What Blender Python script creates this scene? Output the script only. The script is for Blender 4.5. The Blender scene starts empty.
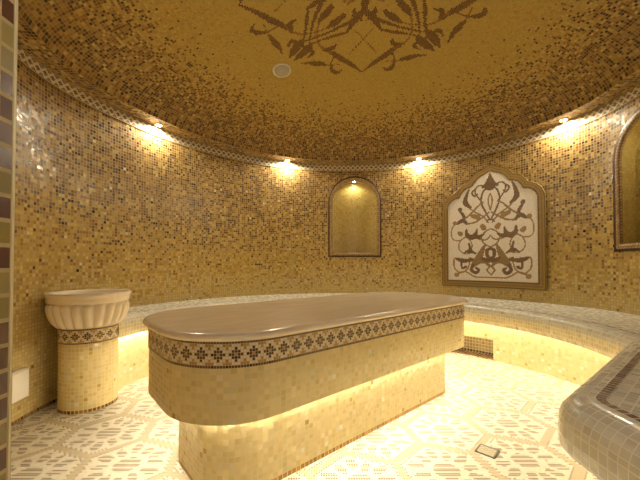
import bpy, math, random
import numpy as np
from math import sin, cos, pi, radians, hypot, atan2
rng = np.random.default_rng(7)
random.seed(7)
SC = bpy.context.scene
COL = SC.collection

# ------------------------------------------------------------------ room
CX, CY, YF = 0.306, 1.97, 0.30           # centre of the round room, front wall
ZB0, ZB1 = 2.052, 2.136                  # cornice band
SOF = 0.16                               # soffit width
DOOR0, DOOR1, DOORH = -0.287, 0.60, 1.98
SEAT, UNDER = 0.548, 0.405               # bench top / underside of its overhang

def smooth(a, b, x):
    t = np.clip((np.asarray(x, float) - a) / (b - a), 0, 1)
    return t * t * (3 - 2 * t)

def Rw(th):                              # plan radius of the wall
    d = (np.degrees(th) + 180) % 360 - 180
    d2 = np.degrees(th) % 360
    r = 1.98 - 0.10 * smooth(19, 1, d) * smooth(-75, -35, d) + .052 * np.exp(-((d2 - 178) / 15.0) ** 2)
    s = np.sin(th)
    lim = np.where(s < -1e-6, (CY - YF) / np.maximum(-s, 1e-6), 99)
    return np.minimum(r, lim)

def wpt(th, off=0.0):
    r = Rw(th) - off
    return CX + r * np.cos(th), CY + r * np.sin(th)

# arc-length table of the wall, from straight behind the camera, anticlockwise
TH = np.linspace(-pi / 2, 3 * pi / 2, 14401)
_x, _y = wpt(TH)
S = np.concatenate([[0], np.cumsum(np.hypot(np.diff(_x), np.diff(_y)))])
def th_at(s): return np.interp(s, S, TH)
def s_at(th): return float(np.interp(th, TH, S))

# ------------------------------------------------------------------ tags
def tag(o, label=None, cat=None, group=None, kind=None):
    if label: o['label'] = label
    if cat: o['category'] = cat
    if group: o['group'] = group
    if kind: o['kind'] = kind
    return o

def thing(name, label, cat, loc=(0, 0, 0), rz=0, group=None):
    o = bpy.data.objects.new(name, None); COL.objects.link(o)
    o.empty_display_size = 0.1
    o.location = loc; o.rotation_euler = (0, 0, rz)
    return tag(o, label, cat, group)

def link(name, me, mat, parent=None):
    o = bpy.data.objects.new(name, me); COL.objects.link(o)
    if mat: me.materials.append(mat)
    if parent: o.parent = parent
    return o

def mesh(name, V, F, mat, parent=None, shade=False):
    me = bpy.data.meshes.new(name)
    me.from_pydata([tuple(v) for v in V], [], F); me.update()
    if shade:
        me.polygons.foreach_set('use_smooth', [True] * len(me.polygons))
    return link(name, me, mat, parent)

# ------------------------------------------------------------------ materials
def nodes(m):
    m.use_nodes = True
    nt = m.node_tree
    return nt, nt.nodes, nt.links, nt.nodes['Principled BSDF']

def mosaic_mat(name, grout, gw=0.07, rough=0.22, jit=0.05, rjit=0.12, spec=0.5, coat=0.0):
    """glass mosaic: the colour of each tessera is a face attribute, the grout is procedural"""
    m = bpy.data.materials.new(name)
    nt, N, L, B = nodes(m)
    at = N.new('ShaderNodeAttribute'); at.attribute_name = 'tile'
    uv = N.new('ShaderNodeUVMap'); uv.uv_map = 'UVMap'
    sx = N.new('ShaderNodeSeparateXYZ'); L.new(uv.outputs[0], sx.inputs[0])
    def edge(i):
        a = N.new('ShaderNodeMath'); a.operation = 'SUBTRACT'; L.new(sx.outputs[i], a.inputs[0]); a.inputs[1].default_value = 0.5
        b = N.new('ShaderNodeMath'); b.operation = 'ABSOLUTE'; L.new(a.outputs[0], b.inputs[0])
        return b
    mx = N.new('ShaderNodeMath'); mx.operation = 'MAXIMUM'
    L.new(edge(0).outputs[0], mx.inputs[0]); L.new(edge(1).outputs[0], mx.inputs[1])
    gt = N.new('ShaderNodeMath'); gt.operation = 'GREATER_THAN'; L.new(mx.outputs[0], gt.inputs[0]); gt.inputs[1].default_value = 0.5 - gw
    mix = N.new('ShaderNodeMix'); mix.data_type = 'RGBA'
    L.new(gt.outputs[0], mix.inputs[0]); L.new(at.outputs['Color'], mix.inputs[6]); mix.inputs[7].default_value = (*grout, 1)
    L.new(mix.outputs[2], B.inputs['Base Color'])
    wn = N.new('ShaderNodeTexWhiteNoise'); wn.noise_dimensions = '1D'
    k = N.new('ShaderNodeMath'); k.operation = 'MULTIPLY'; L.new(at.outputs['Alpha'], k.inputs[0]); k.inputs[1].default_value = 917.0
    L.new(k.outputs[0], wn.inputs['W'])
    ge = N.new('ShaderNodeNewGeometry')
    su = N.new('ShaderNodeVectorMath'); su.operation = 'SUBTRACT'; L.new(wn.outputs['Color'], su.inputs[0]); su.inputs[1].default_value = (.5, .5, .5)
    sc = N.new('ShaderNodeVectorMath'); sc.operation = 'SCALE'; L.new(su.outputs[0], sc.inputs[0]); sc.inputs['Scale'].default_value = jit * 2
    ad = N.new('ShaderNodeVectorMath'); ad.operation = 'ADD'; L.new(ge.outputs['Normal'], ad.inputs[0]); L.new(sc.outputs[0], ad.inputs[1])
    no = N.new('ShaderNodeVectorMath'); no.operation = 'NORMALIZE'; L.new(ad.outputs[0], no.inputs[0])
    L.new(no.outputs[0], B.inputs['Normal'])
    r = N.new('ShaderNodeMapRange'); L.new(wn.outputs['Value'], r.inputs[0]); r.inputs[3].default_value = rough; r.inputs[4].default_value = rough + rjit
    rm = N.new('ShaderNodeMix'); L.new(gt.outputs[0], rm.inputs[0]); L.new(r.outputs[0], rm.inputs[2]); rm.inputs[3].default_value = 0.75
    L.new(rm.outputs[0], B.inputs['Roughness'])
    B.inputs['Specular IOR Level'].default_value = spec
    B.inputs['Coat Weight'].default_value = coat
    return m

def plain(name, col, rough=0.5, metal=0.0, emit=None, strength=0.0):
    m = bpy.data.materials.new(name)
    nt, N, L, B = nodes(m)
    B.inputs['Base Color'].default_value = (*col, 1)
    B.inputs['Roughness'].default_value = rough
    B.inputs['Metallic'].default_value = metal
    if emit:
        B.inputs['Emission Color'].default_value = (*emit, 1)
        B.inputs['Emission Strength'].default_value = strength
    nz = N.new('ShaderNodeTexNoise'); nz.inputs['Scale'].default_value = 60
    bp = N.new('ShaderNodeBump'); bp.inputs['Strength'].default_value = 0.03
    L.new(nz.outputs['Fac'], bp.inputs['Height']); L.new(bp.outputs[0], B.inputs['Normal'])
    return m

def marble_mat(name, c0, c1, c2):
    m = bpy.data.materials.new(name)
    nt, N, L, B = nodes(m)
    tc = N.new('ShaderNodeTexCoord')
    mp = N.new('ShaderNodeMapping'); mp.inputs['Scale'].default_value = (1.2, 4.0, 4.0); L.new(tc.outputs['Object'], mp.inputs[0])
    n1 = N.new('ShaderNodeTexNoise'); n1.inputs['Scale'].default_value = 2.2; n1.inputs['Detail'].default_value = 7; n1.inputs['Distortion'].default_value = 1.4
    L.new(mp.outputs[0], n1.inputs[0])
    cr = N.new('ShaderNodeValToRGB'); e = cr.color_ramp.elements
    e[0].position = 0.35; e[0].color = (*c0, 1); e[1].position = 0.68; e[1].color = (*c1, 1)
    x = e.new(0.52); x.color = (*c2, 1)
    L.new(n1.outputs['Fac'], cr.inputs[0]); L.new(cr.outputs[0], B.inputs['Base Color'])
    B.inputs['Roughness'].default_value = 0.24
    B.inputs['Coat Weight'].default_value = 0.25; B.inputs['Coat Roughness'].default_value = 0.12
    return m

M_WALL = mosaic_mat('glass mosaic wall', (0.42, 0.31, 0.14), 0.085, 0.20, 0.045, 0.18)
M_DOME = mosaic_mat('glass mosaic dome', (0.40, 0.28, 0.09), 0.07, 0.30, 0.05, 0.15, 0.35)
M_FLOOR = mosaic_mat('stone mosaic floor', (0.64, 0.60, 0.49), 0.13, 0.45, 0.03, 0.2, 0.35)
M_FINE = mosaic_mat('fine mosaic', (0.45, 0.38, 0.29), 0.035, 0.3, 0.03, 0.15, 0.4)
M_BODY = mosaic_mat('pearl mosaic', (0.64, 0.53, 0.29), 0.075, 0.10, 0.05, 0.14)
M_FRAME = mosaic_mat('dark frame mosaic', (0.10, 0.055, 0.025), 0.08, 0.35, 0.03, 0.15, 0.3)
M_BAND = mosaic_mat('band mosaic', (0.50, 0.41, 0.26), 0.08, 0.25, 0.03, 0.15)
M_SEAT = mosaic_mat('seat mosaic', (0.78, 0.76, 0.67), 0.065, 0.20, 0.014, 0.12)
M_MARBLE = marble_mat('cream marble', (0.80, 0.70, 0.55), (0.89, 0.81, 0.67), (0.84, 0.74, 0.60))
LEDC = (1.0, 0.91, 0.71)
M_LED = plain('led strip', (1, 0.9, 0.7), 0.5, 0, LEDC, 54.0)
M_LED_TABLE = plain('bright led strip', (1, 0.9, 0.7), 0.5, 0, LEDC, 76.0)
M_LED_SOFT = plain('dim led strip', (1, 0.9, 0.7), 0.5, 0, LEDC, 14.0)
M_LAMP = plain('lamp lens', (1, 0.9, 0.7), 0.5, 0, (1.0, 0.90, 0.70), 60.0)
M_BRASS = plain('brass ring', (0.75, 0.58, 0.30), 0.25, 1.0)
M_WHITE = plain('white plastic', (0.82, 0.78, 0.66), 0.35)
M_GREY = plain('grey vent plastic', (0.50, 0.47, 0.40), 0.5)
M_PLASTER = plain('cream plaster', (0.62, 0.50, 0.30), 0.8)
M_EDGE = plain('cream edge bead', (0.66, 0.56, 0.34), 0.3)
M_STEEL = plain('dark steel', (0.10, 0.09, 0.07), 0.35, 0.8)
M_UNDER = plain('render under overhang', (0.55, 0.44, 0.22), 0.7)

# ------------------------------------------------------------------ colours (linear)
def pick(pal, w, n, jit=0.12):
    pal = np.array(pal, float); w = np.array(w, float); w /= w.sum()
    c = pal[rng.choice(len(pal), n, p=w)]
    return c * (1 + jit * (rng.random((n, 1)) * 2 - 1))
GOLD = [(.47, .325, .075), (.54, .39, .11), (.42, .28, .06), (.47, .30, .07)]
GOLDW = [5, 3, 3, 2]
DARK = [(.13, .060, .014), (.06, .028, .010), (.21, .105, .025), (.29, .155, .035), (.03, .016, .010)]
DARKW = [5, 3, 5, 6, 1.5]
PEARL = [(.66, .56, .30), (.64, .535, .275), (.68, .585, .335), (.60, .49, .235)]
PEARLW = [5, 4, 3, 1]

def mixpal(p, n):
    c = pick(GOLD, GOLDW, n)
    d = pick(DARK, DARKW, n, 0.25)
    k = rng.random(n) < p
    c[k] = d[k]
    return c

# ------------------------------------------------------------------ mosaic meshes
def tilemesh(name, P, C, keep=None, mat=None, parent=None):
    """P (nu+1, nv+1, 3) lattice, C (nu, nv, 3) colour of every tessera"""
    P = np.asarray(P, float); nu, nv = P.shape[0] - 1, P.shape[1] - 1
    idx = np.arange((nu + 1) * (nv + 1)).reshape(nu + 1, nv + 1)
    F = np.stack([idx[:-1, :-1], idx[1:, :-1], idx[1:, 1:], idx[:-1, 1:]], -1).reshape(-1, 4)
    Cf = np.asarray(C, float).reshape(-1, 3)
    if keep is not None:
        k = np.asarray(keep).reshape(-1); F = F[k]; Cf = Cf[k]
    return rawtiles(name, P.reshape(-1, 3), F, Cf, mat, parent)

def rawtiles(name, V, F, Cf, mat, parent=None):
    F = np.asarray(F)
    used, inv = np.unique(F, return_inverse=True)
    V = np.asarray(V)[used]; F = inv.reshape(F.shape)
    n = len(F)
    me = bpy.data.meshes.new(name)
    me.vertices.add(len(V)); me.vertices.foreach_set('co', V.astype(np.float32).ravel())
    me.loops.add(n * 4); me.loops.foreach_set('vertex_index', F.astype(np.int32).ravel())
    me.polygons.add(n)
    me.polygons.foreach_set('loop_start', np.arange(n, dtype=np.int32) * 4)
    me.update(calc_edges=True)
    uv = me.uv_layers.new(name='UVMap')
    uv.data.foreach_set('uv', np.tile(np.array([0, 0, 1, 0, 1, 1, 0, 1], np.float32), n))
    a = me.attributes.new('tile', 'FLOAT_COLOR', 'FACE')
    rgba = np.concatenate([np.clip(Cf, 0, 1), rng.random((n, 1))], 1).astype(np.float32)
    a.data.foreach_set('color', rgba.ravel())
    me.validate()
    return link(name, me, mat, parent)

def strokes_mask(px, py, strokes):
    """which tesserae lie under tapering strokes: (points, widths, colour index)"""
    out = np.zeros(px.shape, int)
    for pts, ws, ci in strokes:
        pts = np.array(pts, float)
        n = len(pts)
        if n > 2:                                    # smooth through the points
            t = np.linspace(0, n - 1, (n - 1) * 7 + 1)
            i = np.clip(t.astype(int), 0, n - 2); u = (t - i)[:, None]
            p0 = pts[np.clip(i - 1, 0, n - 1)]; p1 = pts[i]; p2 = pts[i + 1]; p3 = pts[np.clip(i + 2, 0, n - 1)]
            q = .5 * (2 * p1 + (p2 - p0) * u + (2 * p0 - 5 * p1 + 4 * p2 - p3) * u ** 2 + (3 * p1 - p0 - 3 * p2 + p3) * u ** 3)
        else:
            t = np.linspace(0, n - 1, 2); q = pts
        w = np.interp(t, np.linspace(0, n - 1, len(ws)), ws)
        for a, b, wa, wb in zip(q[:-1], q[1:], w[:-1], w[1:]):
            d = b - a; l2 = max(d @ d, 1e-12)
            m = max(wa, wb)
            sel = (px > min(a[0], b[0]) - m) & (px < max(a[0], b[0]) + m) & (py > min(a[1], b[1]) - m) & (py < max(a[1], b[1]) + m)
            if not sel.any(): continue
            x = px[sel] - a[0]; y = py[sel] - a[1]
            h = np.clip((x * d[0] + y * d[1]) / l2, 0, 1)
            hit = np.hypot(x - h * d[0], y - h * d[1]) < wa + (wb - wa) * h
            tmp = out[sel]; tmp[hit] = ci; out[sel] = tmp
    return out

# ------------------------------------------------------------------ walls
PT = 0.0228
NC = int(round(S[-1] / PT)); NR = 90
sc_ = np.linspace(0, S[-1], NC + 1)
thc = th_at(sc_)
wx, wy = wpt(thc)
zr = np.linspace(0, ZB0, NR + 1)
WP = np.zeros((NC + 1, NR + 1, 3))
WP[..., 0] = wx[:, None]; WP[..., 1] = wy[:, None]; WP[..., 2] = zr[None]
smid = .5 * (sc_[1:] + sc_[:-1]); zmid = .5 * (zr[1:] + zr[:-1])
SM, ZM = np.meshgrid(smid, zmid, indexing='ij')
pd = 0.02 + 0.16 * smooth(.5, .95, ZM) + 0.32 * smooth(.85, 1.4, ZM) + 0.30 * smooth(1.2, 1.9, ZM)
WC = mixpal(pd.ravel(), NC * NR).reshape(NC, NR, 3)
soft = (rng.random((NC, NR)) > smooth(.6, 1.5, ZM)) & (WC[..., 0] < .30)      # low on the wall the dark ones are mid browns
WC[soft] = pick([(.26, .14, .03), (.33, .19, .04), (.20, .10, .025)], [3, 3, 1.5], int(soft.sum()))
amb = (rng.random((NC, NR)) < .75 * smooth(.9, 1.7, ZM)) & (WC[..., 0] > .33)
WC[amb] = pick([(.37, .235, .055), (.32, .195, .045), (.40, .27, .07)], [3, 3, 2], int(amb.sum()))
low = (rng.random((NC, NR)) > smooth(.48, 1.02, ZM)) & ~(soft & (rng.random((NC, NR)) < .35))
WC[low] = pick([(.60, .46, .17), (.58, .44, .155), (.62, .48, .19), (.52, .37, .12)], [5, 4, 3, .6], int(low.sum()), .05)
odd = (rng.random((NC, NR)) < 0.012) & (ZM > 0.03)
WC[odd] = pick([(.30, .17, .04), (.66, .60, .44)], [3, 1], int(odd.sum()))
WC[:, 0] = pick(DARK[:4], [4, 1, 4, 2], NC)                # brown tesserae along the floor

# niches: (s of the centre, half width of the opening, sill, spring line)
TH_BACK = radians(86.5); TH_RIGHT = radians(3.0)
NICHES = [(s_at(TH_BACK), 0.285, 1.035, 1.665), (s_at(TH_RIGHT), 0.29, 1.035, 1.665)]
def arch_sdf(s, z, n, grow=0.0):
    s0, hw, z0, z1 = n
    hw = hw + grow
    inside_rect = (np.abs(s - s0) < hw) & (z > z0 - grow) & (z <= z1)
    inside_arc = (np.hypot(s - s0, z - z1) < hw) & (z > z1)
    return inside_rect | inside_arc
keep = np.ones((NC, NR), bool)
for n in NICHES:
    keep &= ~arch_sdf(SM, ZM, n, 0.015)
keep &= ~((wx[:-1, None] > DOOR0 - .001) & (wx[1:, None] < DOOR1 + .02) & (SM < 99) & (wy[:-1, None] < YF + .01) & (ZM < DOORH))
tc_ = np.degrees(.5 * (thc[1:] + thc[:-1]))
for nm, a, b in (('wall_right', -50, 45), ('wall_back', 45, 135), ('wall_left', 135, 232)):
    k = keep & ((tc_ >= a) & (tc_ < b))[:, None]
    tag(tilemesh(nm, WP, WC, k, M_WALL), kind='structure')
k = keep & ((tc_ < -50) | (tc_ >= 232))[:, None]
tag(tilemesh('wall_front', WP, WC, k, M_WALL), kind='structure')

# cornice band: chain of pale diamonds on brown, nine rows of small tesserae
NB = int(round(S[-1] / 0.0094)) // 6 * 6; RB = 9
sb = np.linspace(0, S[-1], NB + 1); zb = np.linspace(ZB0, ZB1, RB + 1)
bx_, by_ = wpt(th_at(sb), 0.006)
BP = np.zeros((NB + 1, RB + 1, 3)); BP[..., 0] = bx_[:, None]; BP[..., 1] = by_[:, None]; BP[..., 2] = zb[None]
ii, jj = np.meshgrid(np.arange(NB), np.arange(RB), indexing='ij')
dx = np.abs((ii % 6) - 2.5); dy = np.abs(jj - 4)
pal = np.zeros((NB, RB, 3)); pal[:] = (.22, .15, .07)
q_ = dx + dy
pal[(q_ > 2.2) & (q_ < 4.2)] = (.86, .79, .60)
ins = q_ < 2.2
pal[ins] = pick([(.08, .04, .016), (.11, .055, .02)], [1, 1], int(ins.sum()))
pal[:, 0] = (.50, .40, .23); pal[:, -1] = (.40, .30, .15)
tag(tilemesh('trim_1', BP, pal, None, M_BAND), kind='structure')

# soffit ring with the lamps in it
NSO = 480
ths = np.linspace(0, 2 * pi, NSO + 1)
SP = np.zeros((NSO + 1, 9, 3))
for j in range(9):
    x, y = wpt(ths, SOF * j / 8 - (0.0 if j else 0.02)); SP[:, j, 0] = x; SP[:, j, 1] = y; SP[:, j, 2] = ZB1
tag(tilemesh('trim_2', SP[:, ::-1], mixpal(np.full(NSO * 8, .72), NSO * 8).reshape(NSO, 8, 3), None, M_WALL), kind='structure')

# ------------------------------------------------------------------ dome (ceiling)
def dome_z(q):                            # q: 0 apex .. 1 rim
    return ZB1 + 0.49 * np.maximum(0, 1 - np.clip(q, 0, 1) ** 2.2) ** 0.7
B_, T_ = 1, 2                             # dark brown leaf, orange-brown stem
half = [
 ([(.059, .784), (-.04, .70), (-.136, .63), (-.211, .565), (-.283, .525)], [.004, .024, .034, .026, .010], B_),
 ([(-.21, .56), (-.283, .516), (-.323, .45), (-.328, .352), (-.31, .266)], [.014, .012, .009, .008, .008], T_),
 ([(-.312, .270), (-.28, .215), (-.227, .138)], [.008, .036, .022], B_),
 ([(-.252, .528), (-.200, .515), (-.184, .460)], [.020, .022, .004], B_),
 ([(-.19, .60), (-.214, .690), (-.195, .765), (-.155, .785), (-.119, .756)], [.007, .010, .026, .022, .003], B_),
 ([(.0, .10), (-.01, .184), (-.062, .258), (-.115, .382)], [.020, .030, .034, .006], B_),
 ([(-.06, .25), (-.136, .300), (-.248, .366), (-.38, .42), (-.433, .430)], [.018, .017, .013, .008, .008], B_),
 ([(-.055, .346), (.145, .564)], [.006, .006], T_),
 ([(-.552, .588), (-.51, .52), (-.47, .46), (-.433, .422)], [.006, .038, .044, .014], B_),
 ([(-.555, .475), (-.523, .425), (-.48, .44)], [.006, .022, .02], B_),
 ([(-.46, .46), (-.415, .50), (-.385, .50), (-.375, .47)], [.015, .018, .014, .004], B_),
 ([(-.433, .422), (-.412, .33), (-.403, .258), (-.385, .138)], [.010, .010, .018, .010], B_),
 ([(-.700, .24), (-.690, .30), (-.68, .374)], [.006, .007, .008], T_),
 ([(-.675, .35), (-.648, .41), (-.62, .47), (-.604, .545)], [.012, .034, .022, .003], B_),
 ([(-.300, .02), (-.25, .06), (-.19, .07)], [.006, .030, .006], B_),
 ([(-.13, .13), (-.09, .09), (-.02, .03)], [.004, .018, .010], T_),
]
allst = []
for pts, ws, ci in half:
    for mir in (0, 1):
        for r4 in range(4):
            q = []
            for x, y in pts:
                x += .022; y += .022                       # centre of the rosette, and its slight twist
                x, y = x * .995 - y * .100, x * .100 + y * .995
                # mirror about the diagonal of the quadrant, then quarter turns
                if mir: x, y = -y, -x
                for _ in range(r4): x, y = -y, x
                q.append((x * .995 + y * .100 - .022, -x * .100 + y * .995 - .022))
            allst.append((q, [w * .82 for w in ws], ci))
dome_parts = []
def dome_zone(q0, q1, n, rows):
    qs = np.linspace(q0, q1, rows + 1)
    t = np.linspace(0, 2 * pi, n + 1)
    P = np.zeros((n + 1, rows + 1, 3)); Rin = Rw(t) - SOF
    P[..., 0] = CX + np.outer(Rin * np.cos(t), qs); P[..., 1] = CY + np.outer(Rin * np.sin(t), qs); P[..., 2] = dome_z(qs)[None]
    qm = np.broadcast_to(.5 * (qs[1:] + qs[:-1])[None], (n, rows))
    p = 0.03 * smooth(.42, .6, qm) + 0.58 * smooth(.60, .90, qm) + 0.24 * smooth(.86, 1.0, qm)
    c = mixpal(p.ravel(), n * rows).reshape(n, rows, 3)
    amb = (rng.random((n, rows)) < .7 * smooth(.7, .97, qm)) & (c[..., 0] > .33)
    c[amb] = pick([(.37, .235, .055), (.32, .195, .045)], [1, 1], int(amb.sum()))
    # plain honey gold towards the middle
    inner = rng.random((n, rows)) > smooth(.42, .88, qm)
    c[inner] = pick([(.50, .36, .075), (.48, .34, .07), (.52, .38, .085), (.43, .28, .055)], [5, 4, 4, 1.2], int(inner.sum()), .05)
    m = .25 * (P[1:, 1:] + P[:-1, 1:] + P[1:, :-1] + P[:-1, :-1])
    k = strokes_mask(m[..., 0] - CX, m[..., 1] - CY, allst)
    c[k == 1] = pick([(.085, .030, .012), (.12, .045, .015), (.16, .06, .02)], [4, 3, 2], int((k == 1).sum()), .2)
    c[k == 2] = pick([(.28, .11, .02), (.22, .09, .02)], [1, 1], int((k == 2).sum()), .15)
    return P, c
zones = [dome_zone(.0, .14, 90, 18), dome_zone(.14, .30, 200, 24), dome_zone(.30, .62, 420, 44), dome_zone(.62, 1.0, 500, 46)]
V = []; F = []; C = []; off = 0
for P, c in zones:
    nu, nv = P.shape[0] - 1, P.shape[1] - 1
    idx = np.arange((nu + 1) * (nv + 1)).reshape(nu + 1, nv + 1) + off
    f = np.stack([idx[:-1, :-1], idx[:-1, 1:], idx[1:, 1:], idx[1:, :-1]], -1).reshape(-1, 4)
    V.append(P.reshape(-1, 3)); F.append(f); C.append(c.reshape(-1, 3)); off += P.shape[0] * P.shape[1]
tag(rawtiles('ceiling', np.concatenate(V), np.concatenate(F), np.concatenate(C), M_DOME), kind='structure')

# ------------------------------------------------------------------ floor with rosettes in a honeycomb
FT = 0.0105
gx = np.arange(CX - 2.1, CX + 2.1, FT); gy = np.arange(-0.75, CY + 2.1, FT)
FP = np.zeros((len(gx), len(gy), 3)); FP[..., 0] = gx[:, None]; FP[..., 1] = gy[None]
mx_ = (gx[:-1] + gx[1:]) / 2; my_ = (gy[:-1] + gy[1:]) / 2
X, Y = np.meshgrid(mx_, my_, indexing='ij')
E1 = np.array([.385, .075]); E2 = np.array([.124, .345]); O = np.array([1.06, 1.825])
def lattice(X, Y):
    Mi = np.linalg.inv(np.array([E1, E2]).T)
    a = Mi[0, 0] * (X - O[0]) + Mi[0, 1] * (Y - O[1]); b = Mi[1, 0] * (X - O[0]) + Mi[1, 1] * (Y - O[1])
    best = np.full(X.shape, 9.); sec = np.full(X.shape, 9.); lx = np.zeros(X.shape); ly = np.zeros(X.shape)
    a0 = np.round(a); b0 = np.round(b)
    for i in (-1, 0, 1):
        for j in (-1, 0, 1):
            ux = X - O[0] - (a0 + i) * E1[0] - (b0 + j) * E2[0]; uy = Y - O[1] - (a0 + i) * E1[1] - (b0 + j) * E2[1]
            d = np.hypot(ux, uy)
            s = d < best
            sec = np.where(s, best, np.minimum(sec, d))
            lx = np.where(s, ux, lx); ly = np.where(s, uy, ly); best = np.where(s, d, best)
    return lx, ly, best, sec
lx, ly, d1, d2 = lattice(X, Y)
edge_d = (d2 ** 2 - d1 ** 2) / (2 * 0.37)             # distance to the honeycomb edge
ang = np.arctan2(ly, lx) - atan2(E1[1], E1[0])
WHITE_ = [(.70, .66, .55), (.66, .61, .49), (.73, .70, .61)]
TAN_ = [(.145, .085, .030), (.115, .066, .023), (.175, .105, .038)]
SAND_ = [(.42, .30, .13), (.39, .275, .115), (.46, .34, .16)]
n_ = X.size
fc = pick(WHITE_, [2, 2, 1], n_, .06).reshape(*X.shape, 3)
tan_ = pick(TAN_, [2, 2, 1], n_, .15).reshape(*X.shape, 3)
sand = pick(SAND_, [2, 2, 1], n_, .08).reshape(*X.shape, 3)
band = edge_d < 0.017
dots = (edge_d >= .017) & (edge_d < .027)
fc[band] = sand[band]
alt = ((np.arange(len(mx_))[:, None] + np.arange(len(my_))[None]) % 2 == 0)
fc[dots & alt] = tan_[dots & alt]
core = d1 < .056
fc[core] = tan_[core]
# twelve leaves around each rosette
k12 = np.round(ang / (pi / 6)); da = (ang - k12 * pi / 6) * d1
even = (np.round(k12) % 2 == 0)
leaf_e = even & (d1 > .078) & (d1 < .150) & (np.abs(da) < .022 * np.sin(np.clip((d1 - .060) / .105, 0, 1) * pi) - .002)
leaf_o = ~even & (d1 > .090) & (d1 < .175) & (np.abs(da) < .025 * np.sin(np.clip((d1 - .070) / .115, 0, 1) * pi) - .002)
leaf = (leaf_e | leaf_o) & (edge_d > .036)
fc[leaf] = tan_[leaf]
rows_ = ((np.arange(len(my_))[None] % 3 == 0) & (leaf | core))
fc[np.broadcast_to(rows_, leaf.shape)] = np.array((.60, .52, .37))
r_in = np.hypot(X - CX, Y - CY) < Rw(np.arctan2(Y - CY, X - CX)) + 0.015
fk = (r_in & (Y > YF - .02)) | ((X > DOOR0 - .02) & (X < DOOR1 + .02) & (Y <= YF))
tag(tilemesh('floor', FP, fc, fk, M_FLOOR), kind='structure')

# ------------------------------------------------------------------ doorway the camera stands in
jn = int(DOORH / .0228)
jz = np.linspace(0, jn * .0228, jn + 1)
jy = np.array([YF - .003, YF - .0165, YF - .030, YF - .0525, YF - .075, YF - .1, YF - .125, YF - .15])
for nm, x, sgn in (('trim_3', DOOR0, 1), ('trim_4', DOOR1, -1)):
    JP = np.zeros((len(jy), jn + 1, 3)); JP[..., 0] = x; JP[..., 1] = jy[:, None]; JP[..., 2] = jz[None]
    jc = pick([(.24, .17, .05), (.27, .20, .06), (.10, .035, .02), (.19, .10, .03)], [4, 3, 3, 2], (len(jy) - 1) * jn, .2).reshape(len(jy) - 1, jn, 3)
    for r in range(jn):
        jc[0, r] = [(.25, .18, .045), (.10, .035, .02), (.22, .165, .05), (.27, .20, .06), (.10, .04, .024)][r % 5] if r % 2 == 0 or rng.random() < .6 else (.09, .033, .02)
    jo = tilemesh(nm, JP, jc, None, M_WALL); tag(jo, kind='structure')
    V = []; w = .003
    for yy, xx in ((YF, x - sgn * .004), (YF, x), (YF - .003, x + sgn * .0008), (YF - .0035, x - sgn * .001)):
        V += [(xx, yy, 0), (xx, yy, DOORH)]
    eb = mesh('edge_bead', V, [(0, 2, 3, 1), (2, 4, 5, 3), (4, 6, 7, 5), (6, 0, 1, 7)], M_EDGE, jo)
# vestibule behind the doorway
def box_faces(x0, x1, y0, y1, z0, z1, skip=()):
    V = [(x0, y0, z0), (x1, y0, z0), (x1, y1, z0), (x0, y1, z0), (x0, y0, z1), (x1, y0, z1), (x1, y1, z1), (x0, y1, z1)]
    Fs = dict(bottom=(0, 3, 2, 1), top=(4, 5, 6, 7), front=(0, 1, 5, 4), back=(3, 7, 6, 2), left=(0, 4, 7, 3), right=(1, 2, 6, 5))
    return V, [f for k, f in Fs.items() if k not in skip]
V, F = box_faces(DOOR0 - .002, DOOR1 + .002, -.75, YF - .15, 0, DOORH + .01, ('bottom', 'back'))
tag(mesh('wall_vestibule', V, F, M_PLASTER), kind='structure')
V, F = box_faces(DOOR0, DOOR1, YF - .15, YF, DOORH - .004, DOORH + .02)
tag(mesh('trim_5', V, F, M_EDGE), kind='structure')

# ------------------------------------------------------------------ round helpers
def ring_mesh(name, prof, n, mat, parent, cap0=False, cap1=False, lobes=None, shade=True):
    V = []; F = []
    for k in range(n):
        a = 2 * pi * k / n
        for i, (r, z) in enumerate(prof):
            rr = r * (1 + (lobes[i] * (abs(sin(a * 11)) ** .7 - .7) if lobes else 0))
            V.append((rr * cos(a), rr * sin(a), z))
    m = len(prof)
    for k in range(n):
        k2 = (k + 1) % n
        for i in range(m - 1):
            F.append((k * m + i, k2 * m + i, k2 * m + i + 1, k * m + i + 1))
    if cap0: F.append(tuple(k * m for k in range(n))[::-1])
    if cap1: F.append(tuple(k * m + m - 1 for k in range(n)))
    return mesh(name, V, F, mat, parent, shade)

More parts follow.
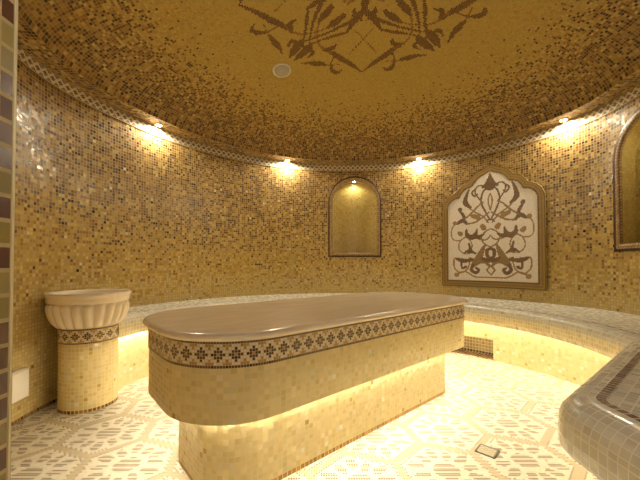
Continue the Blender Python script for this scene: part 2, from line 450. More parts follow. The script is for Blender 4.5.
# ------------------------------------------------------------------ niches
def niche(name, label, n, group=None):
    s0, hw, z0, z1 = n
    th0 = th_at(s0)
    x0, y0 = wpt(th0)
    t = thing(name, label, 'niche', (float(x0), float(y0), z0), 0, group)
    ox, oy = float(x0), float(y0)
    def on(s, z, off):                     # point of the wall at arc s, off metres into the room
        a = th_at(s); x, y = wpt(a, off); return np.stack([x - ox, y - oy, z - z0 + 0 * x], -1)
    # outline of the opening
    def outline(g, k=44):
        pts = [(s0 - hw - g, z0 - g), (s0 + hw + g, z0 - g)]
        L = []
        for a, b in ((pts[0], pts[1]), (pts[1], (s0 + hw + g, z1))):
            for u in np.linspace(0, 1, 26, endpoint=False): L.append((a[0] + (b[0] - a[0]) * u, a[1] + (b[1] - a[1]) * u))
        for u in np.linspace(0, pi, k, endpoint=False): L.append((s0 + (hw + g) * cos(u), z1 + (hw + g) * sin(u)))
        a, b = (s0 - hw - g, z1), pts[0]
        for u in np.linspace(0, 1, 26, endpoint=True): L.append((a[0] + (b[0] - a[0]) * u, a[1] + (b[1] - a[1]) * u))
        return np.array(L)
    o0 = outline(0)
    # frame: dark outer row and pale brown inner row of tesserae, standing 5 mm proud
    rows = [(.042, -.01), (.042, .006), (.024, .006), (.008, .006), (-.012, .006), (-.012, -.02)]
    P = np.zeros((len(o0), len(rows), 3))
    for j, (g, off) in enumerate(rows):
        q = outline(g); P[:, j] = on(q[:, 0], q[:, 1], off)
    c = np.zeros((len(o0) - 1, len(rows) - 1, 3))
    c[:, :2] = pick([(.045, .018, .010), (.065, .028, .012)], [1, 1], (len(o0) - 1) * 2, .2).reshape(-1, 2, 3)
    c[:, 2:] = pick([(.42, .29, .13), (.36, .23, .10)], [1, 1], (len(o0) - 1) * 3, .15).reshape(-1, 3, 3)
    tilemesh('frame', P, c, None, M_FRAME, t)
    # recess: jamb lining and back, 22 cm deep
    dep = 0.16; dn = 10
    ds = np.linspace(-.0, -dep, dn)
    P = np.zeros((len(o0), dn, 3))
    for j, o in enumerate(ds): P[:, j] = on(o0[:, 0], o0[:, 1], o)
    ol = [(.52, .40, .10), (.55, .43, .12), (.48, .36, .09)]
    c = pick(ol, [3, 2, 2], (len(o0) - 1) * (dn - 1), .08).reshape(len(o0) - 1, dn - 1, 3)
    lining = tilemesh('lining', P, c, None, M_WALL, t)
    g = np.arange(s0 - hw - .02, s0 + hw + .03, .0215); h = np.arange(z0 - .02, z1 + hw + .03, .0215)
    G, H = np.meshgrid(g, h, indexing='ij')
    P = on(G.ravel(), H.ravel(), -dep).reshape(len(g), len(h), 3)
    gm, hm = np.meshgrid((g[1:] + g[:-1]) / 2, (h[1:] + h[:-1]) / 2, indexing='ij')
    kk = arch_sdf(gm, hm, n, .02)
    c = pick(ol + [(.42, .28, .06)], [3, 2, 2, .4], gm.size, .08).reshape(*gm.shape, 3)
    tilemesh('back', P, c, kk, M_WALL, t)
    return t
niche('wall_niche', 'round-arched empty niche in the far wall with a lit lamp at its top', NICHES[0], 'arched wall niches')
niche('wall_niche', 'round-arched niche cut off by the right edge of the photo', NICHES[1], 'arched wall niches')

# ------------------------------------------------------------------ arabesque panel on the wall
def pixp(u, v):                           # bearings taken from the photograph to metres on the panel
    return ((u - 190) * .00302, (415 - v) * .00309)
TH0 = radians(42.3)
PS0 = s_at(TH0); PZ0 = 0.728
HWI, SHO = .437, .775                      # half width and shoulder height of the pale field
prof = [(1, 0), (.99, .09), (.95, .17), (.88, .235), (.80, .27), (.735, .275), (.70, .30), (.665, .38), (.60, .455), (.52, .50), (.44, .515),
        (.395, .545), (.36, .61), (.30, .68), (.22, .73), (.12, .765), (0, .83)]
def field_top(x):
    q = np.array(prof)[::-1]
    return SHO + HWI * np.interp(np.abs(x) / HWI, q[:, 0], q[:, 1])
# signed distance to the field outline by sampling
ol = [(HWI, z) for z in np.linspace(0, SHO, 40)] + [(a * HWI, SHO + b * HWI) for (p, q) in zip(prof[:-1], prof[1:]) for a, b in [(p[0] + (q[0] - p[0]) * u, p[1] + (q[1] - p[1]) * u) for u in np.linspace(0, 1, 6)]]
ol += [(x, 0) for x in np.linspace(0, HWI, 30)]
OL = np.array(ol)
pt = 0.0072
PX = np.arange(-.53, .5301, pt); PZ = np.arange(-.085, 1.28, pt)
pxm, pzm = np.meshgrid((PX[1:] + PX[:-1]) / 2, (PZ[1:] + PZ[:-1]) / 2, indexing='ij')
inside = (np.abs(pxm) < HWI) & (pzm > 0) & (pzm < field_top(pxm))
dd = np.full(pxm.shape, 9.)
for a in OL:
    dd = np.minimum(dd, np.hypot(np.abs(pxm) - a[0], pzm - a[1]))
# the frame keeps square corners at the foot
dd = np.where((~inside) & (pzm < 0), np.maximum(np.maximum(np.abs(pxm) - HWI, -pzm), 0), dd)
FRW = .064
fr = (~inside) & (dd < FRW)
BR, TN, OG = 1, 2, 3
art = [
 ([(190, 56), (190, 72), (190, 94)], [2, 9, 22], BR), ([(166, 97), (190, 90), (214, 97)], [5, 8, 5], BR),
 ([(190, 95), (168, 112), (160, 145), (172, 178), (186, 205), (190, 212)], [4, 5, 5, 5, 4, 3], BR),
 ([(190, 122), (183, 145), (190, 178)], [3, 4, 3], TN), ([(183, 210), (178, 217)], [5, 4], BR),
 ([(176, 96), (152, 90), (140, 108), (150, 130), (166, 150)], [3, 4, 4, 4, 3], BR),
 ([(140, 100), (130, 112), (140, 125), (148, 118)], [3, 5, 5, 3], BR),
 ([(120, 98), (110, 122), (108, 145), (126, 163)], [2, 7, 10, 4], BR),
 ([(88, 165), (89, 166)], [8, 8], BR), ([(88, 170), (100, 188), (104, 205)], [4, 6, 5], BR), ([(78, 215), (98, 205), (112, 218)], [5, 9, 4], BR),
 ([(70, 212), (71, 213)], [8, 8], OG),
 ([(70, 214), (58, 238), (62, 268), (85, 275), (108, 262)], [4, 3, 3, 3, 3], OG),
 ([(104, 200), (128, 182), (150, 160), (166, 150)], [4, 5, 4, 4], TN), ([(112, 218), (140, 214), (165, 200), (186, 185)], [4, 5, 4, 4], TN),
 ([(122, 165), (140, 180), (165, 196), (184, 220)], [3, 4, 4, 3], TN),
 ([(132, 192), (148, 198), (152, 200)], [8, 10, 4], OG),
 ([(110, 238), (112, 256), (128, 266), (142, 254), (146, 238)], [3, 8, 10, 7, 2], BR), ([(86, 248), (90, 252)], [8, 9], OG), ([(164, 230), (168, 236)], [9, 10], OG),
 ([(190, 240), (172, 250), (160, 268), (170, 290), (188, 300)], [3, 4, 4, 4, 3], TN), ([(190, 262), (176, 276), (150, 272), (135, 262)], [3, 4, 4, 3], TN),
 ([(108, 262), (88, 278), (84, 304), (104, 322), (132, 318)], [3, 3, 3, 3, 3], TN), ([(106, 262), (124, 278), (128, 300), (110, 318)], [3, 3, 3, 3], TN),
 ([(130, 268), (150, 266), (168, 258)], [5, 8, 3], BR), ([(104, 318), (120, 312), (140, 322)], [3, 7, 3], BR), ([(118, 286), (124, 312)], [3, 6], BR),
 ([(74, 338), (96, 346), (128, 346)], [4, 9, 4], BR), ([(148, 346), (120, 338)], [3, 5], BR),
 ([(170, 296), (158, 322), (148, 345), (132, 362)], [4, 11, 16, 8], TN), ([(150, 345), (172, 350), (186, 366)], [14, 8, 4], TN),
 ([(132, 362), (126, 378), (140, 388), (150, 378), (142, 372)], [6, 6, 6, 5, 4], BR),
 ([(190, 306), (178, 314), (180, 332), (190, 338)], [5, 7, 6, 4], BR), ([(186, 346), (168, 342), (160, 334)], [8, 7, 2], BR),
 ([(190, 364), (178, 378), (190, 394)], [3, 5, 3], TN), ([(76, 394), (104, 384), (140, 402), (190, 402)], [5, 4, 4, 4], OG), ([(74, 396), (76, 397)], [9, 8], OG),
 ([(66, 346), (68, 372), (88, 388), (112, 376), (120, 352)], [4, 4, 4, 4, 3], OG), ([(92, 350), (94, 372), (106, 368)], [3, 3, 6], BR), ([(66, 344), (70, 336)], [5, 3], OG),
]
st = []
for pts, ws, ci in art:
    for m in (1, -1):
        st.append(([(m * pixp(*p)[0], pixp(*p)[1]) for p in pts], [w * (.0026 if max(ws) > 5.5 else .0017) + .0012 for w in ws], ci))
ka = strokes_mask(pxm, pzm, st)
cc = pick([(.80, .74, .65), (.76, .70, .61), (.84, .79, .70)], [2, 2, 1], pxm.size, .05).reshape(*pxm.shape, 3)
for ci, palx in ((BR, [(.155, .080, .032), (.12, .06, .025)]), (TN, [(.27, .165, .06), (.23, .135, .05)]), (OG, [(.34, .20, .06), (.29, .16, .045)])):
    k = (ka == ci); cc[k] = pick(palx, [1, 1], int(k.sum()), .12)
cf = pick([(.27, .165, .040), (.30, .185, .050)], [1, 1], pxm.size, .1).reshape(*pxm.shape, 3)
k = (dd < .012) | (dd > FRW - .010); cf[k] = pick([(.07, .03, .015), (.055, .025, .012)], [1, 1], int(k.sum()), .15)
k = (dd > .030) & (dd < .040); cf[k] = pick([(.18, .10, .04)], [1], int(k.sum()), .15)
xq, yq = wpt(th_at(PS0)); xq, yq = float(xq), float(yq)
panel = thing('mosaic_panel', 'pale arched mosaic panel with brown arabesque scrolls on the far right wall', 'wall panel', (xq, yq, PZ0))
def panel_pts(off):
    x, y = wpt(th_at(PS0 - PX), off)      # the wall runs to the left as s grows
    P = np.zeros((len(PX), len(PZ), 3)); P[..., 0] = x[:, None] - xq; P[..., 1] = y[:, None] - yq; P[..., 2] = PZ[None]
    return P
fo = tilemesh('field', panel_pts(.010)[::-1], cc[::-1], inside[::-1], M_FINE, panel)
fro = tilemesh('frame', panel_pts(.014)[::-1], cf[::-1], fr[::-1], M_DOME, panel)
for o in (fo, fro):
    md = o.modifiers.new('thickness', 'SOLIDIFY'); md.thickness = .012; md.offset = -1

# ------------------------------------------------------------------ massage table (rotated rounded slab)
TC = (.117, 1.953); TA = radians(41.0); TL, TW, TR = 2.036, .80, .30
ZLOW, ZTOP = .343, .660
def rr_outline(L, W, r, step):
    r = max(r, .02)
    pts = []
    arc = r * pi / 2
    na = max(6, int(round(arc / step)))
    for sx, sy, a0, L1 in ((1, 1, 0, L), (-1, 1, 90, W), (-1, -1, 180, L), (1, -1, 270, W)):
        for k in range(na):
            a = radians(a0 + 90 * k / na)
            pts.append((sx * (L / 2 - r) + r * cos(a), sy * (W / 2 - r) + r * sin(a)))
        a = radians(a0 + 90)
        p = (sx * (L / 2 - r) + r * cos(a), sy * (W / 2 - r) + r * sin(a))
        ln = L1 - 2 * r; m = max(1, int(round(ln / step)))
        d = (-cos(radians(a0)) * 0 - sin(radians(a0 + 90)) , 0)
        nx, ny = {0: (-1, 0), 90: (0, -1), 180: (1, 0), 270: (0, 1)}[a0]
        for k in range(m): pts.append((p[0] + nx * ln * k / m, p[1] + ny * ln * k / m))
    pts.append(pts[0])
    return np.array(pts)
def loft(out, zs, offs=None):
    P = np.zeros((len(out), len(zs), 3)); P[..., 0] = out[:, 0:1]; P[..., 1] = out[:, 1:2]; P[..., 2] = np.array(zs)[None]
    return P
table = thing('massage_table', 'long round-cornered stone slab table with mosaic sides in the middle of the room', 'table', (TC[0], TC[1], 0), TA)
def yellow_tiles(nu, nv, odd=.03):
    c = pick(PEARL, PEARLW, nu * nv, .08)
    k = rng.random(nu * nv) < odd
    c[k] = pick([(.46, .32, .10), (.70, .68, .58), (.70, .61, .46), (.63, .66, .55)], [3, 2, 2, 1], int(k.sum()), .1)
    return c.reshape(nu, nv, 3)
MARB = .028; BH = .0945
# body
o = rr_outline(TL, TW, TR, .0235); rows = 9
zs = np.linspace(ZLOW, ZTOP - MARB - BH, rows + 1)
tilemesh('body', loft(o, zs), yellow_tiles(len(o) - 1, rows), None, M_BODY, table)
# underside of the overhang
oi = rr_outline(TL - .30, TW - .30, TR - .15, .0235)
V = [(x, y, ZLOW) for x, y in o[:-1]]
mesh('underside', V, [tuple(range(len(V)))[::-1]], M_UNDER, table)
# patterned band, nine rows of small tesserae, motif every six
def band_tiles(n, rows=9):
    I, J = np.meshgrid(np.arange(n), np.arange(rows), indexing='ij')
    c = pick([(.70, .62, .48), (.66, .58, .43)], [1, 1], n * rows, .06).reshape(n, rows, 3)
    dx = np.abs((I % 6) - 2); dx = np.minimum(dx, 6 - dx); dy = np.abs(J - 4)
    dk = (dx + dy <= 2)
    c[dk] = pick([(.05, .022, .012), (.075, .03, .015)], [1, 1], int(dk.sum()), .2)
    hole = (dx == 0) & (dy == 0); c[hole] = (.42, .24, .08)
    ex = 3 - dx
    ye = (ex + (3 - dy) <= 1) & (dy <= 3)
    c[ye] = pick([(.44, .27, .08), (.38, .21, .06)], [1, 1], int(ye.sum()), .12)
    e = (J == 0) | (J == rows - 1)
    c[e] = pick([(.06, .025, .012), (.09, .04, .02)], [1, 1], int(e.sum()), .2)
    return c
def closed_band_outline(fn, per_motif=6):
    for st_ in np.linspace(.0100, .0125, 60):
        q = fn(st_)
        if (len(q) - 1) % per_motif == 0: return q
    return fn(.0108)
ob = closed_band_outline(lambda s: rr_outline(TL + .004, TW + .004, TR + .002, s))
tilemesh('mosaic_band', loft(ob, np.linspace(ZTOP - MARB - BH, ZTOP - MARB, 10)), band_tiles(len(ob) - 1), None, M_BAND, table)
# marble top with a rounded edge
mo = [rr_outline(TL + 2 * a, TW + 2 * a, TR + a, .03) for a in (-.01, .014, .021, .024, .021, .014, .002)]
n0 = len(mo[0]) - 1
mz = [ZTOP - MARB, ZTOP - MARB, ZTOP - MARB + .006, ZTOP - .014, ZTOP - .006, ZTOP - .0015, ZTOP]
V = []; F = []
for q, z in zip(mo, mz):
    for x, y in q[:n0]: V.append((x, y, z))
for i in range(len(mz) - 1):
    for k in range(n0):
        k2 = (k + 1) % n0; F.append((i * n0 + k, i * n0 + k2, (i + 1) * n0 + k2, (i + 1) * n0 + k))
F.append(tuple(range((len(mz) - 1) * n0, len(mz) * n0)))
top = mesh('marble_top', V, F, M_MARBLE, table, True)
me = top.data; me.polygons[len(me.polygons) - 1].use_smooth = False
# recessed base
oB = rr_outline(TL - .25, TW - .25, TR - .125, .0235); rows = 15
cb = yellow_tiles(len(oB) - 1, rows, .04); cb[:, 0] = pick([(.42, .26, .08), (.34, .19, .05)], [1, 1], len(oB) - 1, .2)
tilemesh('base', loft(oB, np.linspace(0, ZLOW, rows + 1)), cb, None, M_BODY, table)
def strip(name, path, w, h, mat, parent, closed=True):
    """thin strip of rectangular section along a path of (x, y, z) with sideways normals"""
    p = np.array(path, float); n = len(p)
    d = np.gradient(p[:, :2], axis=0) if not closed else (np.roll(p, -1, 0) - np.roll(p, 1, 0))[:, :2]
    d /= np.linalg.norm(d, axis=1)[:, None]
    nn = np.stack([d[:, 1], -d[:, 0]], 1)
    V = []
    for a, b in ((0, 0), (w, 0), (w, h), (0, h)):
        V.append(np.concatenate([p[:, :2] + nn * a, p[:, 2:] + b], 1))
    V = np.stack(V, 1).reshape(-1, 3)
    F = []
    for k in range(n if closed else n - 1):
        k2 = (k + 1) % n
        for i in range(4):
            i2 = (i + 1) % 4
            F.append((k * 4 + i, k2 * 4 + i, k2 * 4 + i2, k * 4 + i2))
    if not closed: F += [(0, 1, 2, 3), (n * 4 - 1, n * 4 - 2, n * 4 - 3, n * 4 - 4)]
    return mesh(name, V, F, mat, parent)
ol_ = rr_outline(TL - .245, TW - .245, TR - .1225, .03)[:-1]
tag(strip('led_strip', [(x, y, ZLOW - .016) for x, y in ol_], .010, .012, M_LED_TABLE, table), 'glowing warm white light strip under the overhang')

# ------------------------------------------------------------------ curved bench around the wall
A0, A1 = radians(-19.7), radians(174.5)
def r_edge(th):
    d = np.degrees(th)
    return 1.245 + .30 * smooth(100, 150, d) + 0.10 * smooth(150, 172, d)
def r_base(th):
    d = np.degrees(th)
    return 1.68 + .12 * smooth(110, 150, d)
NT = int((A1 - A0) * 1.5 / .0235)
tb = np.linspace(A0 - radians(3.2), A1, NT + 1)       # runs a little way into the platform
re = r_edge(tb); rb = r_base(tb); rw = Rw(tb)
bench = thing('bench', 'wide curved mosaic bench running along the round far wall', 'bench', (CX, CY, 0))
def sweep(prof):                          # prof: list of (radius array, z)
    P = np.zeros((NT + 1, len(prof), 3))
    for j, (r, z) in enumerate(prof):
        P[:, j, 0] = r * np.cos(tb); P[:, j, 1] = r * np.sin(tb); P[:, j, 2] = z
    return P
prof_ = []
NS = 26
for j in range(NS):                       # seat, from the wall to the edge
    f = j / (NS - 1); prof_.append((rw - .002 + (re + .077 - rw) * f, SEAT))
for a in (25, 50, 75): prof_.append((re + .055 - .055 * sin(radians(a)), SEAT - .055 * (1 - cos(radians(a)))))
prof_ += [(re, SEAT - .065), (re, SEAT - .09), (re, SEAT - .115), (re + .010, UNDER), (re + .03, UNDER)]
SEATP = [(.61, .59, .50), (.58, .56, .47), (.63, .61, .53), (.55, .51, .40)]
def seat_tiles(nu, nv):
    c = pick(SEATP, [4, 4, 3, 1], nu * nv, .03)
    k = rng.random(nu * nv) < .006; c[k] = pick([(.42, .33, .15), (.66, .65, .58)], [1, 1], int(k.sum()))
    return c.reshape(nu, nv, 3)
cs = seat_tiles(NT, len(prof_) - 1)
cs[:, NS - 2] = pick([(.16, .085, .05), (.12, .06, .035), (.22, .13, .08)], [2, 2, 1], NT, .15)
cs[:, NS + 3:] = yellow_tiles(NT, len(prof_) - 1 - NS - 3, .04)
tilemesh('seat', sweep(prof_), cs, None, M_SEAT, bench)
P = sweep([(re + .03, UNDER), (rb + .002, UNDER)])
tilemesh('underside', P, np.full((NT, 1, 3), (.55, .44, .22)), None, M_UNDER, bench)
rows = 17
zs = np.linspace(UNDER, 0, rows + 1)
P = sweep([(rb, z) for z in zs])
cb = yellow_tiles(NT, rows, .05)
td = np.degrees(.5 * (tb[1:] + tb[:-1]))
opn = (td > 38.5) & (td < 53)
kb = np.ones((NT, rows), bool)
zz = .5 * (zs[1:] + zs[:-1])
kb[opn[:, None] & (zz < .18)[None]] = False
kbase = tilemesh('base', P, cb, kb, M_BODY, bench)
# recess in the base
i0 = int(np.where(opn)[0][0]); i1 = int(np.where(opn)[0][-1]) + 1
zt_ = float(zs[np.where(zz < .18)[0][0]])
tt = tb[i0:i1 + 1]; R0 = rb[i0:i1 + 1]
def arcp(r, z): return np.stack([r * np.cos(tt), r * np.sin(tt), np.full(len(tt), z)], -1)
dpt = .16
pr = [arcp(R0, .004), arcp(R0 + .03, .004), arcp(R0 + .06, .004), arcp(R0 + .10, .004), arcp(R0 + dpt - .04, .004), arcp(R0 + dpt, .004)] + [arcp(R0 + dpt, z) for z in np.linspace(.03, zt_, 6)] + [arcp(R0, zt_)]
P = np.stack(pr, 1)
c = pick([(.34, .25, .10), (.38, .29, .13)], [1, 1], (len(tt) - 1) * (len(pr) - 1), .1).reshape(len(tt) - 1, len(pr) - 1, 3)  # darker tones put the shade inside the recess into the tile colour
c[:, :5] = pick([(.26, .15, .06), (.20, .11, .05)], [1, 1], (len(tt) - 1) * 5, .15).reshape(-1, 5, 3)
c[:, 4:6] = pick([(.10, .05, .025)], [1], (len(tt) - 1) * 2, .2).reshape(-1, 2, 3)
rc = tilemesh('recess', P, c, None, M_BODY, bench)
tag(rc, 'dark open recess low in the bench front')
for k in (0, -1):                         # cheeks
    a = tt[k]; r = R0[k]
    V = [(r * cos(a), r * sin(a), .0), ((r + dpt) * cos(a), (r + dpt) * sin(a), .0), ((r + dpt) * cos(a), (r + dpt) * sin(a), zt_), (r * cos(a), r * sin(a), zt_)]
    mesh('cheek', V, [(0, 1, 2, 3)], M_UNDER, rc)
tl = tb[2:-2:3]; rl = r_base(tl) - .012
tag(strip('led_strip', [(r * cos(t), r * sin(t), UNDER - .016) for r, t in zip(rl, tl)][::-1], .010, .012, M_LED, bench, False), 'glowing warm white light strip under the overhang')
# end faces of the bench
def end_face(name, i):
    a = tb[i]; pts = [(re[i] + .02, UNDER), (re[i], SEAT - .115), (re[i], SEAT - .065), (re[i] + .03, SEAT - .01), (re[i] + .075, SEAT), (rw[i] - .003, SEAT), (rw[i] - .003, 0), (rb[i], 0), (rb[i], UNDER)]
    V = [(r * cos(a), r * sin(a), z) for r, z in pts]
    mesh(name, V, [tuple(range(len(V)))], M_UNDER, bench)
end_face('end_panel', -1)

# ------------------------------------------------------------------ broad platform beside the doorway (right foreground)
PC = np.array([.625, .870]); DIR = np.array([.757, .653])
E_ = np.array([CX + float(r_edge(A0)) * cos(A0), CY + float(r_edge(A0)) * sin(A0)])
DIR = (E_ - PC) / np.linalg.norm(E_ - PC)
rad = .15
# convex corner between the line x = PC.x (towards the doorway) and the line towards the bench
da_ = np.array([0, -1.]); db_ = DIR
half_ = .5 * math.acos(float(da_ @ db_)); tl_ = rad / math.tan(half_)
ta_ = PC + da_ * tl_; tb_ = PC + db_ * tl_
bis = (da_ + db_); bis /= np.linalg.norm(bis); cc_ = PC + bis * (rad / math.sin(half_))
a_s = atan2(*(ta_ - cc_)[::-1]); a_e = atan2(*(tb_ - cc_)[::-1])
if a_s < 0: a_s += 2 * pi
if a_e < 0: a_e += 2 * pi
def edge_path(step=.0235):
    pts = []
    st_ = np.array([PC[0], YF + .001])
    n = max(2, int(round(np.linalg.norm(ta_ - st_) / step)))
    for k in range(n): pts.append((*(st_ + (ta_ - st_) * k / n), -1, 0))
    n = max(4, int(round(rad * abs(a_e - a_s) / step)))
    for k in range(n):
        a = a_s + (a_e - a_s) * k / n; pts.append((cc_[0] + rad * cos(a), cc_[1] + rad * sin(a), cos(a), sin(a)))
    n = max(2, int(round(np.linalg.norm(E_ - tb_) / step)))
    nx, ny = -DIR[1], DIR[0]
    for k in range(n + 1): pts.append((*(tb_ + (E_ - tb_) * k / n), nx, ny))
    return np.array(pts)                  # x, y, outward normal
EP = edge_path()
plat = thing('platform', 'broad round-nosed mosaic platform at the right foreground with brown border line', 'platform', (float(cc_[0]), float(cc_[1]), 0))
def esweep(prof):
    P = np.zeros((len(EP), len(prof), 3))
    for j, (d, z) in enumerate(prof):
        P[:, j, 0] = EP[:, 0] - EP[:, 2] * d - cc_[0]; P[:, j, 1] = EP[:, 1] - EP[:, 3] * d - cc_[1]; P[:, j, 2] = z
    return P
NR_ = .07
pp = [(.102, SEAT), (.078, SEAT)] + [(NR_ * .9 - NR_ * .9 * sin(radians(a)), SEAT - NR_ * (1 - cos(radians(a)))) for a in (0, 20, 40, 60, 78, 90)] + [(0, SEAT - .10), (.0, UNDER + .014), (.012, UNDER), (.03, UNDER)]
c = seat_tiles(len(EP) - 1, len(pp) - 1)
c[:, 0] = pick([(.16, .085, .05), (.12, .06, .035), (.20, .11, .06)], [2, 2, 1], len(EP) - 1, .12)
nos = tilemesh('nosing', esweep(pp), c, None, M_SEAT, plat)
# top: square tesserae laid parallel to the long edge, inside the brown line
ax = DIR; ay = np.array([-DIR[1], DIR[0]])
g1 = np.arange(-1.6, 2.2, .0235); g2 = np.arange(-1.6, 1.0, .0235)
def in_top(x, y, m=0.0):
    inner_corner = (x > PC[0] + .102 + m) & (((x - PC[0]) * -ay[0] + (y - PC[1]) * -ay[1]) > .102 + m)
    # rounded corner of the brown line
    rc_ = rad - .102 - m
    dx = x - cc_[0]; dy = y - cc_[1]
    az = np.arctan2(dy, dx) % (2 * pi)
    lo, hi = min(a_s, a_e), max(a_s, a_e)
    cut = (az > lo) & (az < hi) & (np.hypot(dx, dy) > rc_)
    th = np.arctan2(y - CY, x - CX)
    wall = np.hypot(x - CX, y - CY) < Rw(th) + .02
    return inner_corner & ~cut & wall & (th < A0) & (th > -2.2) & (y > YF - .02)
G1, G2 = np.meshgrid(g1, g2, indexing='ij')
TP = np.zeros((len(g1), len(g2), 3)); TP[..., 0] = G1 * ax[0] + G2 * ay[0]; TP[..., 1] = G1 * ax[1] + G2 * ay[1]; TP[..., 2] = SEAT - .0015
m = .25 * (TP[1:, 1:] + TP[:-1, 1:] + TP[1:, :-1] + TP[:-1, :-1])
kt = in_top(m[..., 0] + cc_[0], m[..., 1] + cc_[1], -.017)
tilemesh('top', TP, seat_tiles(len(g1) - 1, len(g2) - 1), kt, M_SEAT, plat)
# base, underside and light strip
P = esweep([(.03, UNDER), (.16, UNDER)]); tilemesh('underside', P, np.full((len(EP) - 1, 1, 3), (.55, .44, .22)), None, M_UNDER, plat)
P = esweep([(.16, z) for z in np.linspace(UNDER, 0, 18)]); tilemesh('base', P, yellow_tiles(len(EP) - 1, 17, .04), None, M_BODY, plat)
P = esweep([(.148, UNDER - .016)])[2:-2, 0]
tag(strip('led_strip', P[::-1], .010, .012, M_LED_SOFT, plat, False), 'glowing warm white light strip under the overhang')

# ------------------------------------------------------------------ fluted marble basin on its mosaic pedestal
BCX, BCY = -1.495, 2.085
basin = thing('wash_basin', 'fluted cream marble basin on a round yellow mosaic pedestal by the left wall', 'basin', (BCX, BCY, 0))
def circ(r, n): a = np.linspace(0, 2 * pi, n + 1); return np.stack([r * np.cos(a), r * np.sin(a)], 1)
rows = 18; n = int(2 * pi * .166 / .0228)
cp = yellow_tiles(n, rows, .03) * np.array((.93, .88, .72))
cp[:, 0] = pick(DARK[:4], [4, 1, 4, 2], n)
tilemesh('pedestal', loft(circ(.160, n), np.linspace(0, .415, rows + 1)), cp, None, M_BODY, basin)
n = 96
tilemesh('mosaic_band', loft(circ(.162, n), np.linspace(.415, .507, 10)), band_tiles(n), None, M_BAND, basin)
bp = [(.150, .500), (.172, .506), (.186, .512), (.202, .535), (.217, .568), (.228, .602), (.233, .632), (.231, .650), (.224, .657)]
lob = [0, .02, .09, .13, .14, .13, .11, .06, 0]
bp = [(r * .93, z) for r, z in bp]
bowl = ring_mesh('bowl', bp, 192, M_MARBLE, basin, lobes=lob)
rp = [(.218, .652), (.234, .660), (.239, .668), (.239, .682), (.241, .695), (.247, .702), (.248, .716), (.244, .722), (.222, .722), (.214, .716), (.205, .700), (.17, .65), (.10, .575), (.02, .560)]
rp = [(r * .93, z) for r, z in rp]
ring_mesh('rim', rp, 96, M_MARBLE, basin, cap1=True)

# ------------------------------------------------------------------ small things
# white box low on the left wall
sb_ = s_at(pi * 1.0 + radians(5.7)); th_b = th_at(sb_); xb, yb = wpt(th_b); xb, yb = float(xb), float(yb)
wb = thing('wall_box', 'small white plastic box low on the left wall next to the doorway edge', 'box', (xb, yb, .142), th_b + pi)
def bevel_box(name, x0, x1, y0, y1, z0, z1, mat, parent, b=.004):
    import bmesh
    bm = bmesh.new()
    bmesh.ops.create_cube(bm, size=1)
    for v in bm.verts:
        v.co = ((x0 + x1) / 2 + v.co.x * (x1 - x0), (y0 + y1) / 2 + v.co.y * (y1 - y0), (z0 + z1) / 2 + v.co.z * (z1 - z0))
    bmesh.ops.bevel(bm, geom=bm.edges[:], offset=b, segments=3, affect='EDGES', profile=.5)
    me = bpy.data.meshes.new(name); bm.to_mesh(me); bm.free()
    return link(name, me, mat, parent)
bevel_box('body', -.002, .040, -.075, .075, 0, .168, M_WHITE, wb)
bevel_box('lid', .039, .046, -.070, .070, .006, .160, M_WHITE, wb, .003)

# round vent in the dome
vx, vy = CX - .628, CY + .704
q = hypot(.628, .704) / (1.98 - SOF)
vz = float(dome_z(q)); e = 1e-3
sl = (float(dome_z(q + e)) - float(dome_z(q - e))) / (2 * e * (1.98 - SOF))
vent = thing('ceiling_vent', 'flat grey-white round disc set in the golden dome beside the rosette', 'vent', (vx, vy, vz - .004))
nrm = np.array([sl * -.628 / .943, sl * .704 / .943, -1.0])
from mathutils import Vector
vent.rotation_mode = 'QUATERNION'; vent.rotation_quaternion = Vector(tuple(nrm)).to_track_quat('Z', 'Y')
ring_mesh('cover', [(.064, .003), (.060, .013), (.010, .015)], 48, M_GREY, vent, cap1=True)
ring_mesh('rim', [(.078, -.004), (.078, .005), (.074, .008), (.066, .007), (.064, .001)], 48, M_WHITE, vent)

# floor drain
dr = thing('floor_drain', 'square dark-framed drain grate set in the patterned floor', 'drain', (.803, 1.552, .0005), radians(-43))
h_ = .044
def sq_ring(a, b, z): 
    V = [(-a, -a, z), (a, -a, z), (a, a, z), (-a, a, z), (-b, -b, z), (b, -b, z), (b, b, z), (-b, b, z)]
    return V
V = sq_ring(h_, h_ - .007, .003) + [(x, y, 0) for x, y, z in sq_ring(h_, h_ - .007, 0)]
F = [(0, 1, 5, 4), (1, 2, 6, 5), (2, 3, 7, 6), (3, 0, 4, 7), (8, 9, 1, 0), (9, 10, 2, 1), (10, 11, 3, 2), (11, 8, 0, 3), (12, 4, 5, 13), (13, 5, 6, 14), (14, 6, 7, 15), (15, 7, 4, 12)]
mesh('frame', V, F, M_STEEL, dr)
nn = 12
a = np.linspace(-h_ + .007, h_ - .007, nn + 1)
P = np.zeros((nn + 1, nn + 1, 3)); P[..., 0] = a[:, None]; P[..., 1] = a[None]; P[..., 2] = .0025
ig, jg = np.meshgrid(np.arange(nn), np.arange(nn), indexing='ij')
pat = (((ig + jg) % 4 == 0) | ((ig - jg) % 4 == 0))
c = np.zeros((nn, nn, 3)); c[:] = (.62, .58, .48); c[pat] = (.10, .09, .07)
tilemesh('grate', P, c, None, M_BODY, dr)

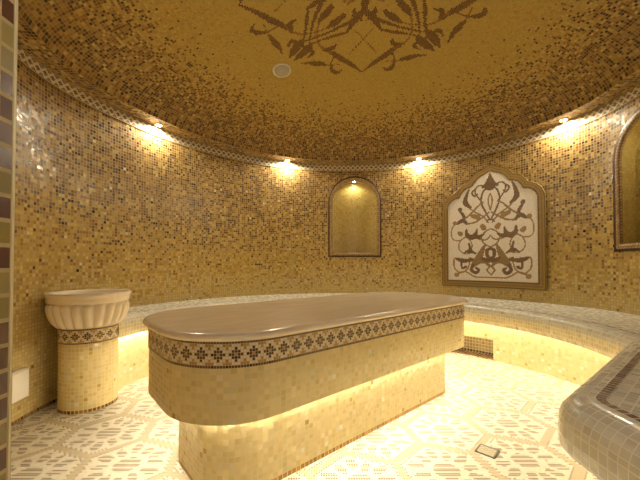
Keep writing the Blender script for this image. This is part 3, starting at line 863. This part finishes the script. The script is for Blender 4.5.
# ------------------------------------------------------------------ lamps
def spot(loc, target, power, ang, size=.02, col=(1.0, .88, .64), blend=.35):
    d = bpy.data.lights.new('spot', 'SPOT'); d.energy = power; d.spot_size = radians(ang); d.spot_blend = blend; d.shadow_soft_size = size; d.color = col
    o = bpy.data.objects.new('lamp_light', d)
    o.location = loc; o.rotation_mode = 'QUATERNION'
    o.rotation_quaternion = (Vector(target) - Vector(loc)).to_track_quat('-Z', 'Y')
    return o
labels = {22.8: 'lit round spotlight under the dome above the right niche side of the arabesque panel',
          64: 'lit round spotlight under the dome between the far niche and the arabesque panel',
          111: 'lit round spotlight under the dome just left of the far arched niche',
          154: 'lit round spotlight under the dome above the left wall, nearest the basin'}
first = None
for deg, lab in labels.items():
    x, y = wpt(radians(deg), .052); x, y = float(x), float(y)
    t = thing('spotlight', lab, 'lamp', (x, y, ZB1), 0, 'spotlights around the dome')
    if first is None:
        ring_mesh('trim_ring', [(.024, .001), (.026, -.006), (.034, -.008), (.040, -.004), (.041, .002)], 40, M_BRASS, t)
        ring_mesh('lens', [(.0245, -.0015), (.018, -.007), (.006, -.009)], 32, M_LAMP, t, cap1=True)
        first = t
    else:
        for ch in first.children:
            if ch.type == 'MESH':
                cpy = ch.copy(); COL.objects.link(cpy); cpy.parent = t
    xt, yt = wpt(radians(deg), .13)
    l = spot((0, 0, -.013), (float(xt) - x, float(yt) - y, -1.0), 22.0, 176); COL.objects.link(l); l.parent = t
# lamps in the niches
for (s0, hw, z0, z1), lab in zip(NICHES, ('small lit spotlight at the crown of the far arched niche', 'small spotlight at the crown of the niche at the right edge, outside the photo')):
    xn, yn = wpt(th_at(s0), -.08); xn, yn = float(xn), float(yn)
    t = thing('spotlight', lab, 'lamp', (xn, yn, z1 + hw - .003), 0, 'spotlights in the niches')
    ring_mesh('trim_ring', [(.018, .004), (.020, -.004), (.026, -.006), (.030, -.002), (.031, .004)], 32, M_BRASS, t)
    ring_mesh('lens', [(.0185, -.001), (.012, -.005), (.004, -.006)], 24, M_LAMP, t, cap1=True)
    l = spot((0, 0, -.012), (0, 0, -1), 2.2, 150); COL.objects.link(l); l.parent = t

# invented globe light, added unseen behind the camera to brighten the right side
vl = thing('fill_lamp', 'opal fill globe added to light the room from the unseen vestibule', 'lamp', (.20, -.16, 1.50))
ga = [radians(a) for a in range(-86, 87, 8)]
ring_mesh('globe', [(.075 * cos(a), .075 * sin(a)) for a in ga], 40, plain('opal fill globe', (.9, .9, .88), .4, 0, (.86, .93, 1.0), 24.0), vl, True, True)
ring_mesh('rod', [(.006, .07), (.006, DOORH - 1.50)], 12, M_BRASS, vl)
ring_mesh('canopy', [(.03, DOORH - 1.53), (.045, DOORH - 1.51), (.046, DOORH - 1.496)], 32, M_BRASS, vl, True)

# ------------------------------------------------------------------ world, camera, view
w = bpy.data.worlds.new('World'); SC.world = w; w.use_nodes = True
w.node_tree.nodes['Background'].inputs[0].default_value = (.02, .015, .01, 1)
w.node_tree.nodes['Background'].inputs[1].default_value = 0.0
cam = bpy.data.cameras.new('camera'); co = bpy.data.objects.new('camera', cam); COL.objects.link(co)
PITCH = 1.0
co.location = (0, 0, .894); co.rotation_euler = (radians(90 + PITCH), 0, 0)
cam.sensor_width = 36; cam.lens = 18.0; cam.shift_y = (25 - 320 * math.tan(radians(PITCH))) / 640
cam.clip_start = .02
SC.camera = co
SC.view_settings.view_transform = 'Standard'; SC.view_settings.look = 'None'
SC.view_settings.gamma = 1; SC.view_settings.use_curve_mapping = False
SC.view_settings.exposure = 0.68
SC.cycles.use_denoising = True
try:
    SC.cycles.denoising_prefilter = 'ACCURATE'; SC.cycles.denoising_input_passes = 'RGB_ALBEDO_NORMAL'
except Exception: pass
SC.cycles.max_bounces = 10; SC.cycles.diffuse_bounces = 6; SC.cycles.sample_clamp_indirect = 4.0
